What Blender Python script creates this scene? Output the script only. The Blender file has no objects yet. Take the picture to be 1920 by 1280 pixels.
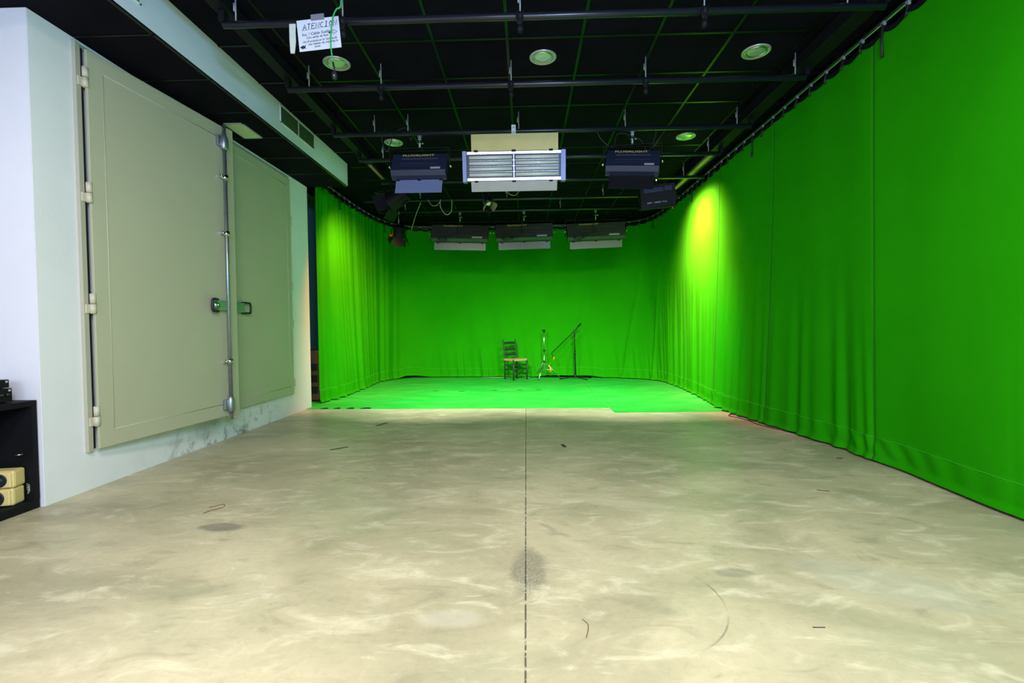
import bpy, bmesh, math, random
from mathutils import Vector, Matrix
PI = math.pi
C = bpy.context.scene.collection
SC = bpy.context.scene
random.seed(7)

# ------------------------------------------------------------------ camera
EYE = 1.12
yaw, pitch, roll, F = .0292, .0284, -.0102, 907.0
fwd = Vector((-math.sin(yaw)*math.cos(pitch), math.cos(yaw)*math.cos(pitch), -math.sin(pitch)))
rgt0 = Vector((math.cos(yaw), math.sin(yaw), 0)); up0 = rgt0.cross(fwd)
rgt = math.cos(roll)*rgt0 + math.sin(roll)*up0
up = -math.sin(roll)*rgt0 + math.cos(roll)*up0
cam = bpy.data.objects.new('camera', bpy.data.cameras.new('camera')); C.objects.link(cam)
cam.data.sensor_width = 36; cam.data.lens = 36*F/1920; cam.data.clip_start = .05
M = Matrix((rgt, up, -fwd)).transposed().to_4x4(); M.translation = (0, 0, EYE)
cam.matrix_world = M
SC.camera = cam

# ------------------------------------------------------------------ world, exposure, big lights
SC.view_settings.view_transform = 'Standard'; SC.view_settings.look = 'None'
SC.view_settings.gamma = 1; SC.view_settings.use_curve_mapping = False
SC.view_settings.exposure = 0.68
w = bpy.data.worlds.new('world'); SC.world = w; w.use_nodes = True
w.node_tree.nodes['Background'].inputs[0].default_value = (.5, .6, .8, 1)
w.node_tree.nodes['Background'].inputs[1].default_value = .05
def area(name, loc, target, sx, sy, power, col, spread=PI):
    l = bpy.data.lights.new(name, 'AREA'); l.shape = 'RECTANGLE'; l.size = sx; l.size_y = sy
    l.energy = power; l.color = col; l.spread = spread
    o = bpy.data.objects.new(name, l); C.objects.link(o); o.location = loc
    o.rotation_euler = (Vector(target)-Vector(loc)).to_track_quat('-Z', 'Y').to_euler()
    return o
def spot(name, loc, target, power, col, deg, blend=.6, size=.05):
    l = bpy.data.lights.new(name, 'SPOT'); l.energy = power; l.color = col
    l.spot_size = math.radians(deg); l.spot_blend = blend; l.shadow_soft_size = size
    o = bpy.data.objects.new(name, l); C.objects.link(o); o.location = loc
    o.rotation_euler = (Vector(target)-Vector(loc)).to_track_quat('-Z', 'Y').to_euler()
    return o
# daylight is assumed, through an assumed wide window in the wall behind the camera
area('assumed_daylight', (-.3, -2.9, 1.9), (-.2, 4.0, 1.35), 4.6, 1.9, 118, (.66, .82, 1.0))
# cool light added high behind the camera to blue the upper walls; no fixture
area('added_cool_light', (.9, -1.3, 2.75), (-1.2, 4.5, 3.15), 1.2, .4, 95, (.30, .50, 1.0))
# two added lights, assumed overhead near the camera, brighten floor and walls; no fixture
area('assumed_overhead_light', (-1.0, .45, 3.40), (-1.0, .451, 0), .6, 1.2, 76, (1.0, .93, .84))
area('assumed_overhead_light', (1.0, .45, 3.40), (1.0, .451, 0), .6, 1.2, 76, (1.0, .93, .84))

# ------------------------------------------------------------------ materials
def rgb(r, g, b):
    f = lambda c: ((c/255+.055)/1.055)**2.4 if c > 10 else c/255/12.92
    return (f(r), f(g), f(b), 1)
def mat(name, col, rough=.6, metal=0, spec=.5, bump=0, bscale=60, var=0, vscale=4, emit=None, coat=0, sheen=0):
    m = bpy.data.materials.new(name); m.use_nodes = True; nt = m.node_tree; b = nt.nodes['Principled BSDF']
    b.inputs['Base Color'].default_value = (*col[:3], 1); b.inputs['Roughness'].default_value = rough
    b.inputs['Metallic'].default_value = metal; b.inputs['Specular IOR Level'].default_value = spec
    b.inputs['Coat Weight'].default_value = coat
    if sheen:
        b.inputs['Sheen Weight'].default_value = sheen
    tc = nt.nodes.new('ShaderNodeTexCoord')
    if var:
        n = nt.nodes.new('ShaderNodeTexNoise'); n.inputs['Scale'].default_value = vscale; n.inputs['Detail'].default_value = 5
        nt.links.new(tc.outputs['Object'], n.inputs['Vector'])
        mx = nt.nodes.new('ShaderNodeMix'); mx.data_type = 'RGBA'
        mx.inputs[6].default_value = (*[c*(1-var) for c in col[:3]], 1); mx.inputs[7].default_value = (*[min(1, c*(1+var)) for c in col[:3]], 1)
        nt.links.new(n.outputs['Fac'], mx.inputs[0]); nt.links.new(mx.outputs[2], b.inputs['Base Color'])
    if bump:
        n = nt.nodes.new('ShaderNodeTexNoise'); n.inputs['Scale'].default_value = bscale; n.inputs['Detail'].default_value = 3
        nt.links.new(tc.outputs['Object'], n.inputs['Vector'])
        bp = nt.nodes.new('ShaderNodeBump'); bp.inputs['Strength'].default_value = bump; bp.inputs['Distance'].default_value = .01
        nt.links.new(n.outputs['Fac'], bp.inputs['Height']); nt.links.new(bp.outputs[0], b.inputs['Normal'])
    if emit:
        b.inputs['Emission Color'].default_value = (*emit[:3], 1); b.inputs['Emission Strength'].default_value = emit[3]
    return m
class NT:
    """small helper to wire maths in a node tree"""
    def __init__(s, m): s.t = m.node_tree; s.n = s.t.nodes; s.l = s.t.links
    def math(s, op, a, b=None, c=None, clamp=False):
        n = s.n.new('ShaderNodeMath'); n.operation = op; n.use_clamp = clamp
        for i, v in enumerate((a, b, c)):
            if v is None: continue
            if isinstance(v, (int, float)): n.inputs[i].default_value = v
            else: s.l.new(v, n.inputs[i])
        return n.outputs[0]
    def noise(s, vec, scale, detail=5, rough=.55, dist=0):
        n = s.n.new('ShaderNodeTexNoise'); n.inputs['Scale'].default_value = scale; n.inputs['Detail'].default_value = detail
        n.inputs['Roughness'].default_value = rough; n.inputs['Distortion'].default_value = dist
        s.l.new(vec, n.inputs['Vector']); return n.outputs['Fac']
    def ramp(s, v, a, b):
        n = s.n.new('ShaderNodeMapRange'); n.interpolation_type = 'SMOOTHSTEP'
        n.inputs['From Min'].default_value = a; n.inputs['From Max'].default_value = b
        s.l.new(v, n.inputs['Value']); return n.outputs['Result']
    def mix(s, f, a, b):
        n = s.n.new('ShaderNodeMix'); n.data_type = 'RGBA'
        for i, v in ((0, f), (6, a), (7, b)):
            if isinstance(v, (int, float)): n.inputs[i].default_value = v
            elif isinstance(v, tuple): n.inputs[i].default_value = (*v[:3], 1)
            else: s.l.new(v, n.inputs[i])
        return n.outputs[2]
    def map(s, vec, loc=(0, 0, 0), scale=(1, 1, 1), rot=(0, 0, 0)):
        n = s.n.new('ShaderNodeMapping'); n.inputs['Location'].default_value = loc; n.inputs['Scale'].default_value = scale
        n.inputs['Rotation'].default_value = rot; s.l.new(vec, n.inputs['Vector']); return n.outputs[0]

def floor_material():
    m = mat('polished_concrete', (.5, .46, .33), rough=.42, spec=.4); T = NT(m); b = T.n['Principled BSDF']
    tc = T.n.new('ShaderNodeTexCoord'); P = tc.outputs['Object']
    sp = T.n.new('ShaderNodeSeparateXYZ'); T.l.new(P, sp.inputs[0]); X, Y = sp.outputs[0], sp.outputs[1]
    Pd = T.map(P, scale=(1, 1.25, 1), rot=(0, 0, .5))
    big = T.noise(Pd, .9, 6, .6, .6); mid = T.noise(T.map(P, scale=(1.6, 3.2, 1), rot=(0, 0, -.45)), 2.2, 8, .62, .9); fine = T.noise(P, 34, 4, .7)
    c = T.mix(T.ramp(big, .32, .68), (.40, .352, .215), (.60, .515, .325))
    c = T.mix(T.math('MULTIPLY', T.ramp(mid, .5, .72), .7), c, (.74, .67, .46))
    c = T.mix(T.math('MULTIPLY', T.ramp(mid, .47, .28), .6), c, (.31, .28, .175))
    trow = T.noise(T.map(P, scale=(1.2, 5.5, 1), rot=(0, 0, .5)), 3.6, 6, .7, 1.4)
    c = T.mix(T.math('MULTIPLY', T.ramp(trow, .60, .72), .38), c, (.82, .75, .54))
    grn = T.noise(T.map(P, loc=(3, 1, 0)), .8, 3, .5, .3)
    c = T.mix(T.math('MULTIPLY', T.ramp(grn, .52, .70), .22), c, (.24, .33, .17))
    c = T.mix(T.math('MULTIPLY', T.ramp(fine, .42, .70), .13), c, (.20, .19, .14))
    def ell(cx, cy, rx, ry, rot=0, edge=.35):
        ca, sa = math.cos(rot), math.sin(rot)
        dx = T.math('SUBTRACT', X, cx); dy = T.math('SUBTRACT', Y, cy)
        u = T.math('ADD', T.math('MULTIPLY', dx, ca/rx), T.math('MULTIPLY', dy, sa/rx))
        v = T.math('ADD', T.math('MULTIPLY', dx, -sa/ry), T.math('MULTIPLY', dy, ca/ry))
        d = T.math('SQRT', T.math('ADD', T.math('MULTIPLY', u, u), T.math('MULTIPLY', v, v)))
        d = T.math('ADD', d, T.math('MULTIPLY', T.math('SUBTRACT', T.noise(P, 9, 4, .6), .5), .7))
        return T.ramp(d, 1+edge*.5, 1-edge)
    spk = T.ramp(T.noise(P, 90, 2, .6), .40, .56)
    s1 = T.math('MULTIPLY', T.math('MULTIPLY', ell(.005, 2.22, .085, .22), .62), T.math('ADD', T.math('MULTIPLY', spk, .55), .45))
    c = T.mix(s1, c, (.14, .135, .11))
    c = T.mix(T.math('MULTIPLY', ell(.93, 2.19, .09, .045), .42), c, (.16, .155, .12))
    c = T.mix(T.math('MULTIPLY', ell(-1.75, 2.68, .14, .06), .62), c, (.13, .12, .095))
    c = T.mix(T.math('MULTIPLY', ell(-.30, 1.83, .13, .06), .2), c, (.74, .70, .60))
    c = T.mix(T.math('MULTIPLY', ell(.62, 3.05, .3, .07, -.25), .25), c, (.70, .66, .48))
    c = T.mix(T.math('MULTIPLY', ell(1.55, 2.1, .36, .18, -.5), .30), c, (.44, .45, .36))
    # scuffed arc
    dx = T.math('SUBTRACT', X, .42); dy = T.math('SUBTRACT', Y, 1.98)
    rr = T.math('SQRT', T.math('ADD', T.math('MULTIPLY', dx, dx), T.math('MULTIPLY', dy, dy)))
    ring = T.ramp(T.math('ABSOLUTE', T.math('SUBTRACT', rr, .37)), .006, .001)
    ring = T.math('MULTIPLY', ring, T.ramp(T.noise(P, 3.1, 3, .6), .48, .62))
    ring = T.math('MULTIPLY', ring, T.ramp(X, .45, .6))
    c = T.mix(T.math('MULTIPLY', ring, .6), c, (.12, .10, .07))
    # saw cut joints
    jx = T.ramp(T.math('ABSOLUTE', T.math('ADD', X, .012)), .0048, .0022)
    jx = T.math('MULTIPLY', jx, T.ramp(T.noise(P, 40, 2, .5), .30, .50))
    c = T.mix(T.math('MULTIPLY', jx, .85), c, (.05, .045, .035))
    jy = T.ramp(T.math('ABSOLUTE', T.math('SUBTRACT', Y, 2.70)), .0035, .001)
    c = T.mix(T.math('MULTIPLY', jy, .38), c, (.55, .42, .30))
    T.l.new(c, b.inputs['Base Color'])
    r = T.math('ADD', T.math('MULTIPLY', mid, .25), .30); T.l.new(r, b.inputs['Roughness'])
    bp = T.n.new('ShaderNodeBump'); bp.inputs['Strength'].default_value = .12; bp.inputs['Distance'].default_value = .01
    T.l.new(T.noise(P, 12, 5, .6), bp.inputs['Height']); T.l.new(bp.outputs[0], b.inputs['Normal'])
    return m
def wall_material(name, col, dirt=False):
    m = mat(name, col, rough=.75, spec=.25); T = NT(m); b = T.n['Principled BSDF']
    tc = T.n.new('ShaderNodeTexCoord'); P = tc.outputs['Object']
    c = T.mix(T.ramp(T.noise(P, 1.5, 4), .3, .7), tuple(v*.95 for v in col), col)
    if dirt:
        sp = T.n.new('ShaderNodeSeparateXYZ'); T.l.new(P, sp.inputs[0])
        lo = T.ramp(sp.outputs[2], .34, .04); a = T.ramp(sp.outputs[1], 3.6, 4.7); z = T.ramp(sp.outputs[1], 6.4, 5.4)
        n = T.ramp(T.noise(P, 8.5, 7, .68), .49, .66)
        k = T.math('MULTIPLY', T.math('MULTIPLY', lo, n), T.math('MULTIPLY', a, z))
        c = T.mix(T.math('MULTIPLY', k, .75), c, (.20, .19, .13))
        # the big grey smear under the rod
        dx = T.math('MULTIPLY', T.math('SUBTRACT', sp.outputs[1], 4.62), 3.0); dz = T.math('MULTIPLY', T.math('SUBTRACT', sp.outputs[2], .17), 9)
        d = T.math('SQRT', T.math('ADD', T.math('MULTIPLY', dx, dx), T.math('MULTIPLY', dz, dz)))
        d = T.math('ADD', d, T.math('MULTIPLY', T.noise(P, 7, 5, .6), .9))
        c = T.mix(T.math('MULTIPLY', T.ramp(d, 1.5, .7), .35), c, (.22, .24, .17))
    T.l.new(c, b.inputs['Base Color'])
    bp = T.n.new('ShaderNodeBump'); bp.inputs['Strength'].default_value = .08; bp.inputs['Distance'].default_value = .01
    T.l.new(T.noise(P, 45, 3, .6), bp.inputs['Height']); T.l.new(bp.outputs[0], b.inputs['Normal'])
    return m
def tile_material():
    m = mat('black_ceiling_tile', (.012, .013, .016), rough=.9, spec=.08); T = NT(m); b = T.n['Principled BSDF']
    tc = T.n.new('ShaderNodeTexCoord'); P = tc.outputs['Object']
    c = T.mix(T.ramp(T.noise(P, 2.2, 5), .3, .75), (.0034, .0024, .0068), (.0068, .0050, .0125))
    scr = T.ramp(T.noise(T.map(P, scale=(1, 3, 1)), 14, 4, .7), .70, .76)
    c = T.mix(T.math('MULTIPLY', scr, .5), c, (.03, .03, .034)); T.l.new(c, b.inputs['Base Color'])
    return m
def mat_green_floor():
    m = mat('green_vinyl', (.03, .50, .06), rough=.5, spec=.35); T = NT(m); b = T.n['Principled BSDF']
    tc = T.n.new('ShaderNodeTexCoord'); P = tc.outputs['Object']
    c = T.mix(T.ramp(T.noise(T.map(P, scale=(1, 2, 1)), 1.8, 6, .65, .5), .35, .7), (.014, .42, .03), (.045, .52, .05))
    c = T.mix(T.math('MULTIPLY', T.ramp(T.noise(T.map(P, scale=(1, 2.4, 1)), 3.5, 7, .7, 1), .58, .70), .35), c, (.16, .56, .10))
    T.l.new(c, b.inputs['Base Color']); return m
def mat_cloth():
    m = mat('chroma_green_cloth', (.012, .30, .006), rough=.9, spec=.0); T = NT(m); b = T.n['Principled BSDF']
    tc = T.n.new('ShaderNodeTexCoord'); P = tc.outputs['Object']
    c = T.mix(T.ramp(T.noise(P, 1.1, 4), .3, .7), (.0155, .285, .0022), (.019, .31, .003)); T.l.new(c, b.inputs['Base Color'])
    bp = T.n.new('ShaderNodeBump'); bp.inputs['Strength'].default_value = .15; bp.inputs['Distance'].default_value = .004
    T.l.new(T.noise(P, 220, 2, .6), bp.inputs['Height']); T.l.new(bp.outputs[0], b.inputs['Normal'])
    return m
m_floor = floor_material(); m_wall = wall_material('white_paint', (.85, .82, .83), True); m_wall2 = wall_material('white_paint_plain', (.78, .75, .80))
m_beam = wall_material('white_beam_paint', (.76, .79, .86))
m_tile = tile_material(); m_tbar = mat('black_grid_metal', (.014, .016, .014), .32, .8)
m_black = mat('black_paint', (.007, .007, .009), .6, spec=.15, var=.3); m_pipe = mat('black_pipe', (.018, .017, .026), .30, .2, coat=.15, var=.2, vscale=6)
m_blackmat = mat('matt_black_metal', (.008, .008, .010), .6, spec=.2)
m_vinyl = mat_green_floor(); m_cloth = mat_cloth()
m_seam = mat('dark_green_thread', (.006, .13, .004), .9); m_stitch = mat('light_green_thread', (.03, .40, .01), .8)
m_door = mat('beige_door_paint', (.50, .47, .325), .42, spec=.45, var=.05, vscale=2)
m_doorlite = mat('beige_frame_paint', (.45, .42, .32), .45); m_hinge = mat('cream_hinge_paint', (.60, .54, .40), .4)
m_galv = mat('galvanised_steel', (.36, .38, .40), .38, .85, var=.2, vscale=30); m_chrome = mat('chrome', (.7, .72, .74), .16, 1); m_boxm = mat('brushed_lock_plate', (.34, .40, .36), .35, .6)
m_rubber = mat('black_rubber', (.012, .012, .013), .5); m_flap = mat('dull_aluminium_flap', (.12, .115, .10), .42, .45, var=.1, vscale=9); m_flap2 = mat('dull_silver_flap', (.40, .42, .42), .4, .5, var=.1, vscale=9); m_alu = mat('brushed_aluminium', (.72, .72, .68), .32, 1, var=.06, vscale=12)
m_mirror = mat('polished_reflector', (.72, .72, .70), .25, 1); m_tube = mat('unlit_fluorescent_tube', (.72, .74, .68), .25, coat=.5)
m_blue = mat('dark_blue_enamel', (.022, .028, .062), .4, .2, var=.15, vscale=10); m_lilac = mat('blue_grey_enamel', (.20, .23, .42), .4, .2)
m_grey = mat('charcoal_enamel', (.055, .054, .052), .42, .3, var=.12, vscale=10)
m_yellow = mat('yellow_lettering', (.60, .48, .10), .6); m_sticker = mat('pale_sticker', (.42, .38, .40), .6); m_slot = mat('slot_dark', (.10, .10, .13), .5)
m_board = mat('yellowed_aluminium_flap', (.54, .44, .15), .5, .2, var=.12, vscale=9)
m_tubelit = mat('lit_fluorescent_tube', (.9, .9, .9), .4, emit=(.85, 1, .9, 6))
m_paper = mat('white_paper', (.72, .72, .80), .8); m_cream = mat('cream_paper', (.62, .64, .56), .8, var=.15, vscale=30); m_ink = mat('ink', (.015, .015, .03), .7); m_tape = mat('grey_tape', (.22, .22, .26), .4)
m_greenc = mat('green_cable_sheath', (.03, .42, .10), .4); m_white = mat('white_hanger_paint', (.36, .37, .40), .45, .2)
m_rim = mat('downlight_rim', (.52, .52, .50), .3, .4); m_lens = mat('downlight_glass', (.62, .70, .66), .2, .4, coat=.6, bump=.6, bscale=25)
m_diff = mat('cream_diffuser', (.62, .66, .48), .5)
m_wood = mat('dark_green_chair_paint', (.012, .040, .014), .5, var=.3, vscale=20); m_rush = mat('woven_rush', (.55, .34, .15), .8, bump=.8, bscale=120, var=.25, vscale=50)
m_spk = mat('cream_yellow_plastic', (.72, .56, .22), .45, var=.08, vscale=8); m_brown = mat('brown_plywood', (.16, .075, .03), .6, var=.25, vscale=10)
m_orange = mat('orange_plastic', (.85, .30, .01), .4); m_red = mat('red_plastic', (.75, .05, .03), .4)
m_white_cable = mat('cream_cable', (.42, .40, .34), .5); m_brass = mat('worn_metal', (.45, .38, .28), .4, .7)
m_warmlit = mat('warm_lit_rail_underside', (.42, .22, .17), .6, var=.1); m_teal = wall_material('green_lit_side_wall', (.20, .62, .52)); m_bulb = mat('lamp_filament', (1, .9, .8), .5, emit=(1, .85, .65, 30))  # rail strip and side wall colours have the light falling there mixed in

# ------------------------------------------------------------------ mesh helpers
class MB:
    def __init__(s): s.b = bmesh.new()
    def box(s, lo, hi, bev=0, mtx=None):
        lo, hi = Vector(lo), Vector(hi)
        r = bmesh.ops.create_cube(s.b, size=1)
        vs = r['verts']
        for v in vs: v.co = Vector((lo[i]+(v.co[i]+.5)*(hi[i]-lo[i]) for i in range(3)))
        if bev:
            es = list({e for v in vs for e in v.link_edges})
            q = bmesh.ops.bevel(s.b, geom=es, offset=bev, segments=2, affect='EDGES', profile=.5)
            vs = list({v for f in q['faces'] for v in f.verts} | {v for v in vs if v.is_valid})
        if mtx is not None:
            for v in vs: v.co = mtx @ v.co
        return s
    def tube(s, pts, r, n=8, closed=False, caps=True):
        pts = [Vector(p) for p in pts]; rings = []
        N = len(pts)
        rs = r if isinstance(r, (list, tuple)) else [r]*N
        ref = None
        for i, p in enumerate(pts):
            if closed: t = pts[(i+1) % N]-pts[i-1]
            else: t = pts[min(i+1, N-1)]-pts[max(i-1, 0)]
            if t.length < 1e-9: t = Vector((0, 0, 1))
            t.normalize()
            if ref is None:
                ref = Vector((0, 0, 1)) if abs(t.z) < .9 else Vector((1, 0, 0))
            a = (ref-t*ref.dot(t))
            if a.length < 1e-4: a = t.orthogonal()
            a.normalize(); ref = a; bb = t.cross(a)
            rings.append([s.b.verts.new(p+rs[i]*(math.cos(2*PI*k/n)*a+math.sin(2*PI*k/n)*bb)) for k in range(n)])
        for i in range(N if closed else N-1):
            A, B = rings[i], rings[(i+1) % N]
            for k in range(n):
                f = s.b.faces.new((A[k], A[(k+1) % n], B[(k+1) % n], B[k])); f.smooth = n > 5
        if caps and not closed:
            s.b.faces.new(rings[0][::-1]); s.b.faces.new(rings[-1])
        return s
    def lathe(s, prof, n=28, c=(0, 0, 0), axis='Z', cap=True):
        rings = []; c = Vector(c)
        for (r, h) in prof:
            ring = []
            for k in range(n):
                x, y = r*math.cos(2*PI*k/n), r*math.sin(2*PI*k/n)
                v = {'Z': (x, y, h), 'Y': (x, h, -y), 'X': (h, x, y)}[axis]
                ring.append(s.b.verts.new(c+Vector(v)))
            rings.append(ring)
        for A, B in zip(rings, rings[1:]):
            for k in range(n):
                f = s.b.faces.new((A[k], A[(k+1) % n], B[(k+1) % n], B[k])); f.smooth = True
        if cap:
            s.b.faces.new(rings[0][::-1]); s.b.faces.new(rings[-1])
        return s
    def quad(s, *p):
        s.b.faces.new([s.b.verts.new(q) for q in p]); return s
    def prism(s, poly, lo, hi, axis='X'):
        f = {'X': lambda h, p: (h, p[0], p[1]), 'Y': lambda h, p: (p[0], h, p[1]), 'Z': lambda h, p: (p[0], p[1], h)}[axis]
        A = [s.b.verts.new(f(lo, p)) for p in poly]; B = [s.b.verts.new(f(hi, p)) for p in poly]; n = len(poly)
        for k in range(n): s.b.faces.new((A[k], A[(k+1) % n], B[(k+1) % n], B[k]))
        s.b.faces.new(A[::-1]); s.b.faces.new(B); return s
    def move(s, mtx):
        bmesh.ops.transform(s.b, matrix=mtx, verts=s.b.verts); return s
    def out(s, name, m, parent=None, loc=None, recalc=True):
        if recalc: bmesh.ops.recalc_face_normals(s.b, faces=s.b.faces)
        me = bpy.data.meshes.new(name); s.b.to_mesh(me); s.b.free(); me.materials.append(m)
        o = bpy.data.objects.new(name, me); C.objects.link(o)
        if parent: o.parent = parent
        if loc: o.location = loc
        return o
def tag(o, label=None, cat=None, group=None, kind=None):
    if label: o['label'] = label
    if cat: o['category'] = cat
    if group: o['group'] = group
    if kind: o['kind'] = kind
    return o
def thing(name, loc, label, cat, group=None, rot=(0, 0, 0)):
    o = bpy.data.objects.new(name, None); C.objects.link(o); o.empty_display_size = .1
    o.location = loc; o.rotation_euler = rot
    return tag(o, label, cat, group)
def struct(o): o['kind'] = 'structure'; return o
def copy_tree(root, loc, rot=None, label=None, group=None):
    r = root.copy(); C.objects.link(r); r.location = loc
    if rot is not None: r.rotation_euler = rot
    if label: r['label'] = label
    if group: r['group'] = group
    for ch in [o for o in SC.objects if o.parent == root]:
        c = ch.copy(); C.objects.link(c); c.parent = r
        for g in [o for o in SC.objects if o.parent == ch]:
            d = g.copy(); C.objects.link(d); d.parent = c
    return r
def text_mesh(name, body, size, m, parent, mtx, shear=0, depth=.0006, align='CENTER', bold=0, sx=1):
    cu = bpy.data.curves.new(name, 'FONT'); cu.body = body; cu.size = size; cu.align_x = align; cu.align_y = 'CENTER'
    cu.extrude = depth; cu.shear = shear; cu.offset = bold; cu.resolution_u = 2
    t = bpy.data.objects.new(name, cu); C.objects.link(t); bpy.context.view_layer.update()
    me = bpy.data.meshes.new_from_object(t.evaluated_get(bpy.context.evaluated_depsgraph_get()))
    bpy.data.objects.remove(t); me.name = name; me.materials.clear(); me.materials.append(m)
    me.transform(Matrix.Diagonal((sx, 1, 1, 1))); me.transform(mtx)
    o = bpy.data.objects.new(name, me); C.objects.link(o); o.parent = parent
    return o
def spline(pts, n=8):
    P = [Vector(p) for p in pts]; out = []
    for i in range(len(P)-1):
        a = P[max(i-1, 0)]; b = P[i]; c = P[i+1]; d = P[min(i+2, len(P)-1)]
        for k in range(n):
            t = k/n
            out.append(.5*((2*b)+(-a+c)*t+(2*a-5*b+4*c-d)*t*t+(-a+3*b-3*c+d)*t**3))
    out.append(P[-1]); return out
Rx = lambda a: Matrix.Rotation(a, 4, 'X'); Ry = lambda a: Matrix.Rotation(a, 4, 'Y'); Rz = lambda a: Matrix.Rotation(a, 4, 'Z')
Tr = lambda *v: Matrix.Translation(v)

# ------------------------------------------------------------------ room shell  (floor z=0, ceiling 3.48)
CZ = 3.48; SZ = 3.155; XL = -3.11; XB = -2.53
struct(MB().box((-4.3, -3.2, -.1), (3.15, 11.5, 0)).out('floor', m_floor))
struct(MB().box((XB-.02, -3.2, CZ), (3.15, 11.5, CZ+.1)).box((-4.3, 6.9, CZ), (XB-.02, 11.5, CZ+.1)).out('ceiling', m_tile))
# bulkhead along the left: white face, black underside
struct(MB().box((XB-.05, -3.2, SZ+.012), (XB, 6.91, CZ)).out('trim_1', m_beam))
sf = struct(MB().box((-4.3, -3.2, SZ+.004), (XB, 6.90, SZ+.012)).box((-4.3, 6.86, SZ+.012), (XB-.05, 6.9, CZ)).out('trim_2', m_tile))
g = MB()
for k in range(17): g.box((-3.11, 6.31-.6*k-.006, SZ), (XB, 6.31-.6*k+.006, SZ+.004))
g.box((XB-.024, -3.2, SZ), (XB, 6.9, SZ+.004))
struct(g.out('trim_3', m_tbar))
# ceiling grid bars
g = MB()
x = -.132-.608*4
while x < 3.0:
    if x > XB: g.box((x-.012, -3.2, CZ-.007), (x+.012, 11.4, CZ))
    x += .608
y = 4.01-.607*11
while y < 11.4:
    g.box((XB, y-.012, CZ-.0065), (3.05, y+.012, CZ)); y += .607
struct(g.out('trim_4', m_tbar))
# walls
struct(MB().box((XL-.22, 3.0, 0), (XL, 6.88, SZ)).out('wall_left', m_wall))
struct(MB().box((-4.3, 3.0, 0), (XL-.22, 3.12, SZ)).box((XL-.22, 2.997, 0), (XL-.002, 3.0, SZ)).out('wall_front_left', m_wall2))
struct(MB().box((-4.4, -3.2, 0), (-4.3, 3.12, SZ)).out('wall_far_left', m_wall2))
struct(MB().box((-3.85, 6.88, 0), (-3.75, 11.5, CZ)).box((-3.85, 6.78, 0), (XL-.22, 6.88, SZ)).out('wall_side', m_teal))  # white wall in truth; its teal colour holds the green-blue light on it
struct(MB().box((3.05, -3.2, 0), (3.15, 11.5, CZ)).out('wall_right', m_wall2))
struct(MB().box((-3.85, 11.4, 0), (3.15, 11.5, CZ)).out('wall_back', m_wall2))
# wall behind the camera with an assumed wide window, added for the daylight
wb = MB(); wb.box((-4.4, -3.3, 0), (3.15, -3.2, .9)).box((-4.4, -3.3, 2.9), (3.15, -3.2, CZ)).box((-4.4, -3.3, .9), (-2.7, -3.2, 2.9)).box((2.1, -3.3, .9), (3.15, -3.2, 2.9))
struct(wb.out('wall_behind', m_wall2))
wf = MB()
for xx in (-2.7, -1.1, .5, 2.06): wf.box((xx, -3.28, .9), (xx+.04, -3.22, 2.9))
wf.box((-2.7, -3.28, .9), (2.1, -3.22, .94)).box((-2.7, -3.28, 2.86), (2.1, -3.22, 2.9))
struct(wf.out('assumed_window_1', m_doorlite))  # frame of the assumed, unseen window

# black side beams that carry the pipes
o = MB().box((-2.16, -3.2, 3.36), (-2.06, 7.25, 3.45), .004).box((-2.13, -3.2, 3.445), (-2.09, 7.2, CZ-.008)).out('lighting_rail', m_black)
tag(o, 'black rail under the ceiling beside the white bulkhead, carrying the left pipe ends', 'beam', 'black side rails')
MB().box((-2.13, 6.6, 3.352), (-2.09, 7.22, 3.361)).out('warm_lit_strip', m_warmlit, o)  # added strip: warm lamp light on the rail underside, put into its colour
o = MB().box((2.38, -3.2, 3.35), (2.52, 8.05, 3.46), .004).box((2.43, -3.2, 3.455), (2.47, 8.0, CZ-.008)).out('lighting_rail', m_black)
tag(o, 'black rail under the ceiling beside the green curtain, carrying the right pipe ends', 'beam', 'black side rails')
MB().box((2.41, 6.4, 3.342), (2.47, 8.02, 3.351)).out('warm_lit_strip', m_warmlit, o)  # same on the right rail: strip coloured as its warmly lit underside

# ------------------------------------------------------------------ green curtain
CP = [((-3.11, 7.16), (-3.12, 7.2)), ((-3.14, 8.0), (-3.03, 8.05)), ((-3.12, 9.2), (-3.06, 9.2)), ((-3.02, 10.1), (-3.08, 10.2)),
      ((-2.7, 10.75), (-2.75, 10.78)), ((-2.0, 10.97), (-2.0, 11.0)), ((-1, 11.0), (-1.0, 10.96)), ((0, 11.0), (.1, 10.82)), ((1, 10.98), (1.0, 10.72)),
      ((1.9, 10.9), (1.9, 10.56)), ((2.5, 10.55), (2.46, 10.25)), ((2.70, 9.9), (2.74, 9.8)), ((2.74, 9), (2.78, 9.1)), ((2.74, 8), (2.74, 8)),
      ((2.74, 7), (2.65, 7)), ((2.74, 6.3), (2.60, 6.3)), ((2.74, 5.4), (2.69, 5.47)), ((2.74, 4.1), (2.83, 4.16)), ((2.74, 2.8), (2.80, 2.8)),
      ((2.74, 1.2), (2.80, 1.2)), ((2.74, -.8), (2.78, -.8)), ((2.74, -3.0), (2.76, -3.0))]
top = spline([(a[0], a[1], 0) for a, b in CP], 60); hem = spline([(b[0], b[1], 0) for a, b in CP], 60)
S = [0]
for a, b in zip(top, top[1:]): S.append(S[-1]+(b-a).length)
L = S[-1]
def on(path, s):
    s = max(0, min(L-1e-6, s)); lo, hi = 0, len(S)-1
    while hi-lo > 1:
        m_ = (lo+hi)//2
        if S[m_] <= s: lo = m_
        else: hi = m_
    t = (s-S[lo])/(S[hi]-S[lo]); return path[lo].lerp(path[hi], t)
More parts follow.
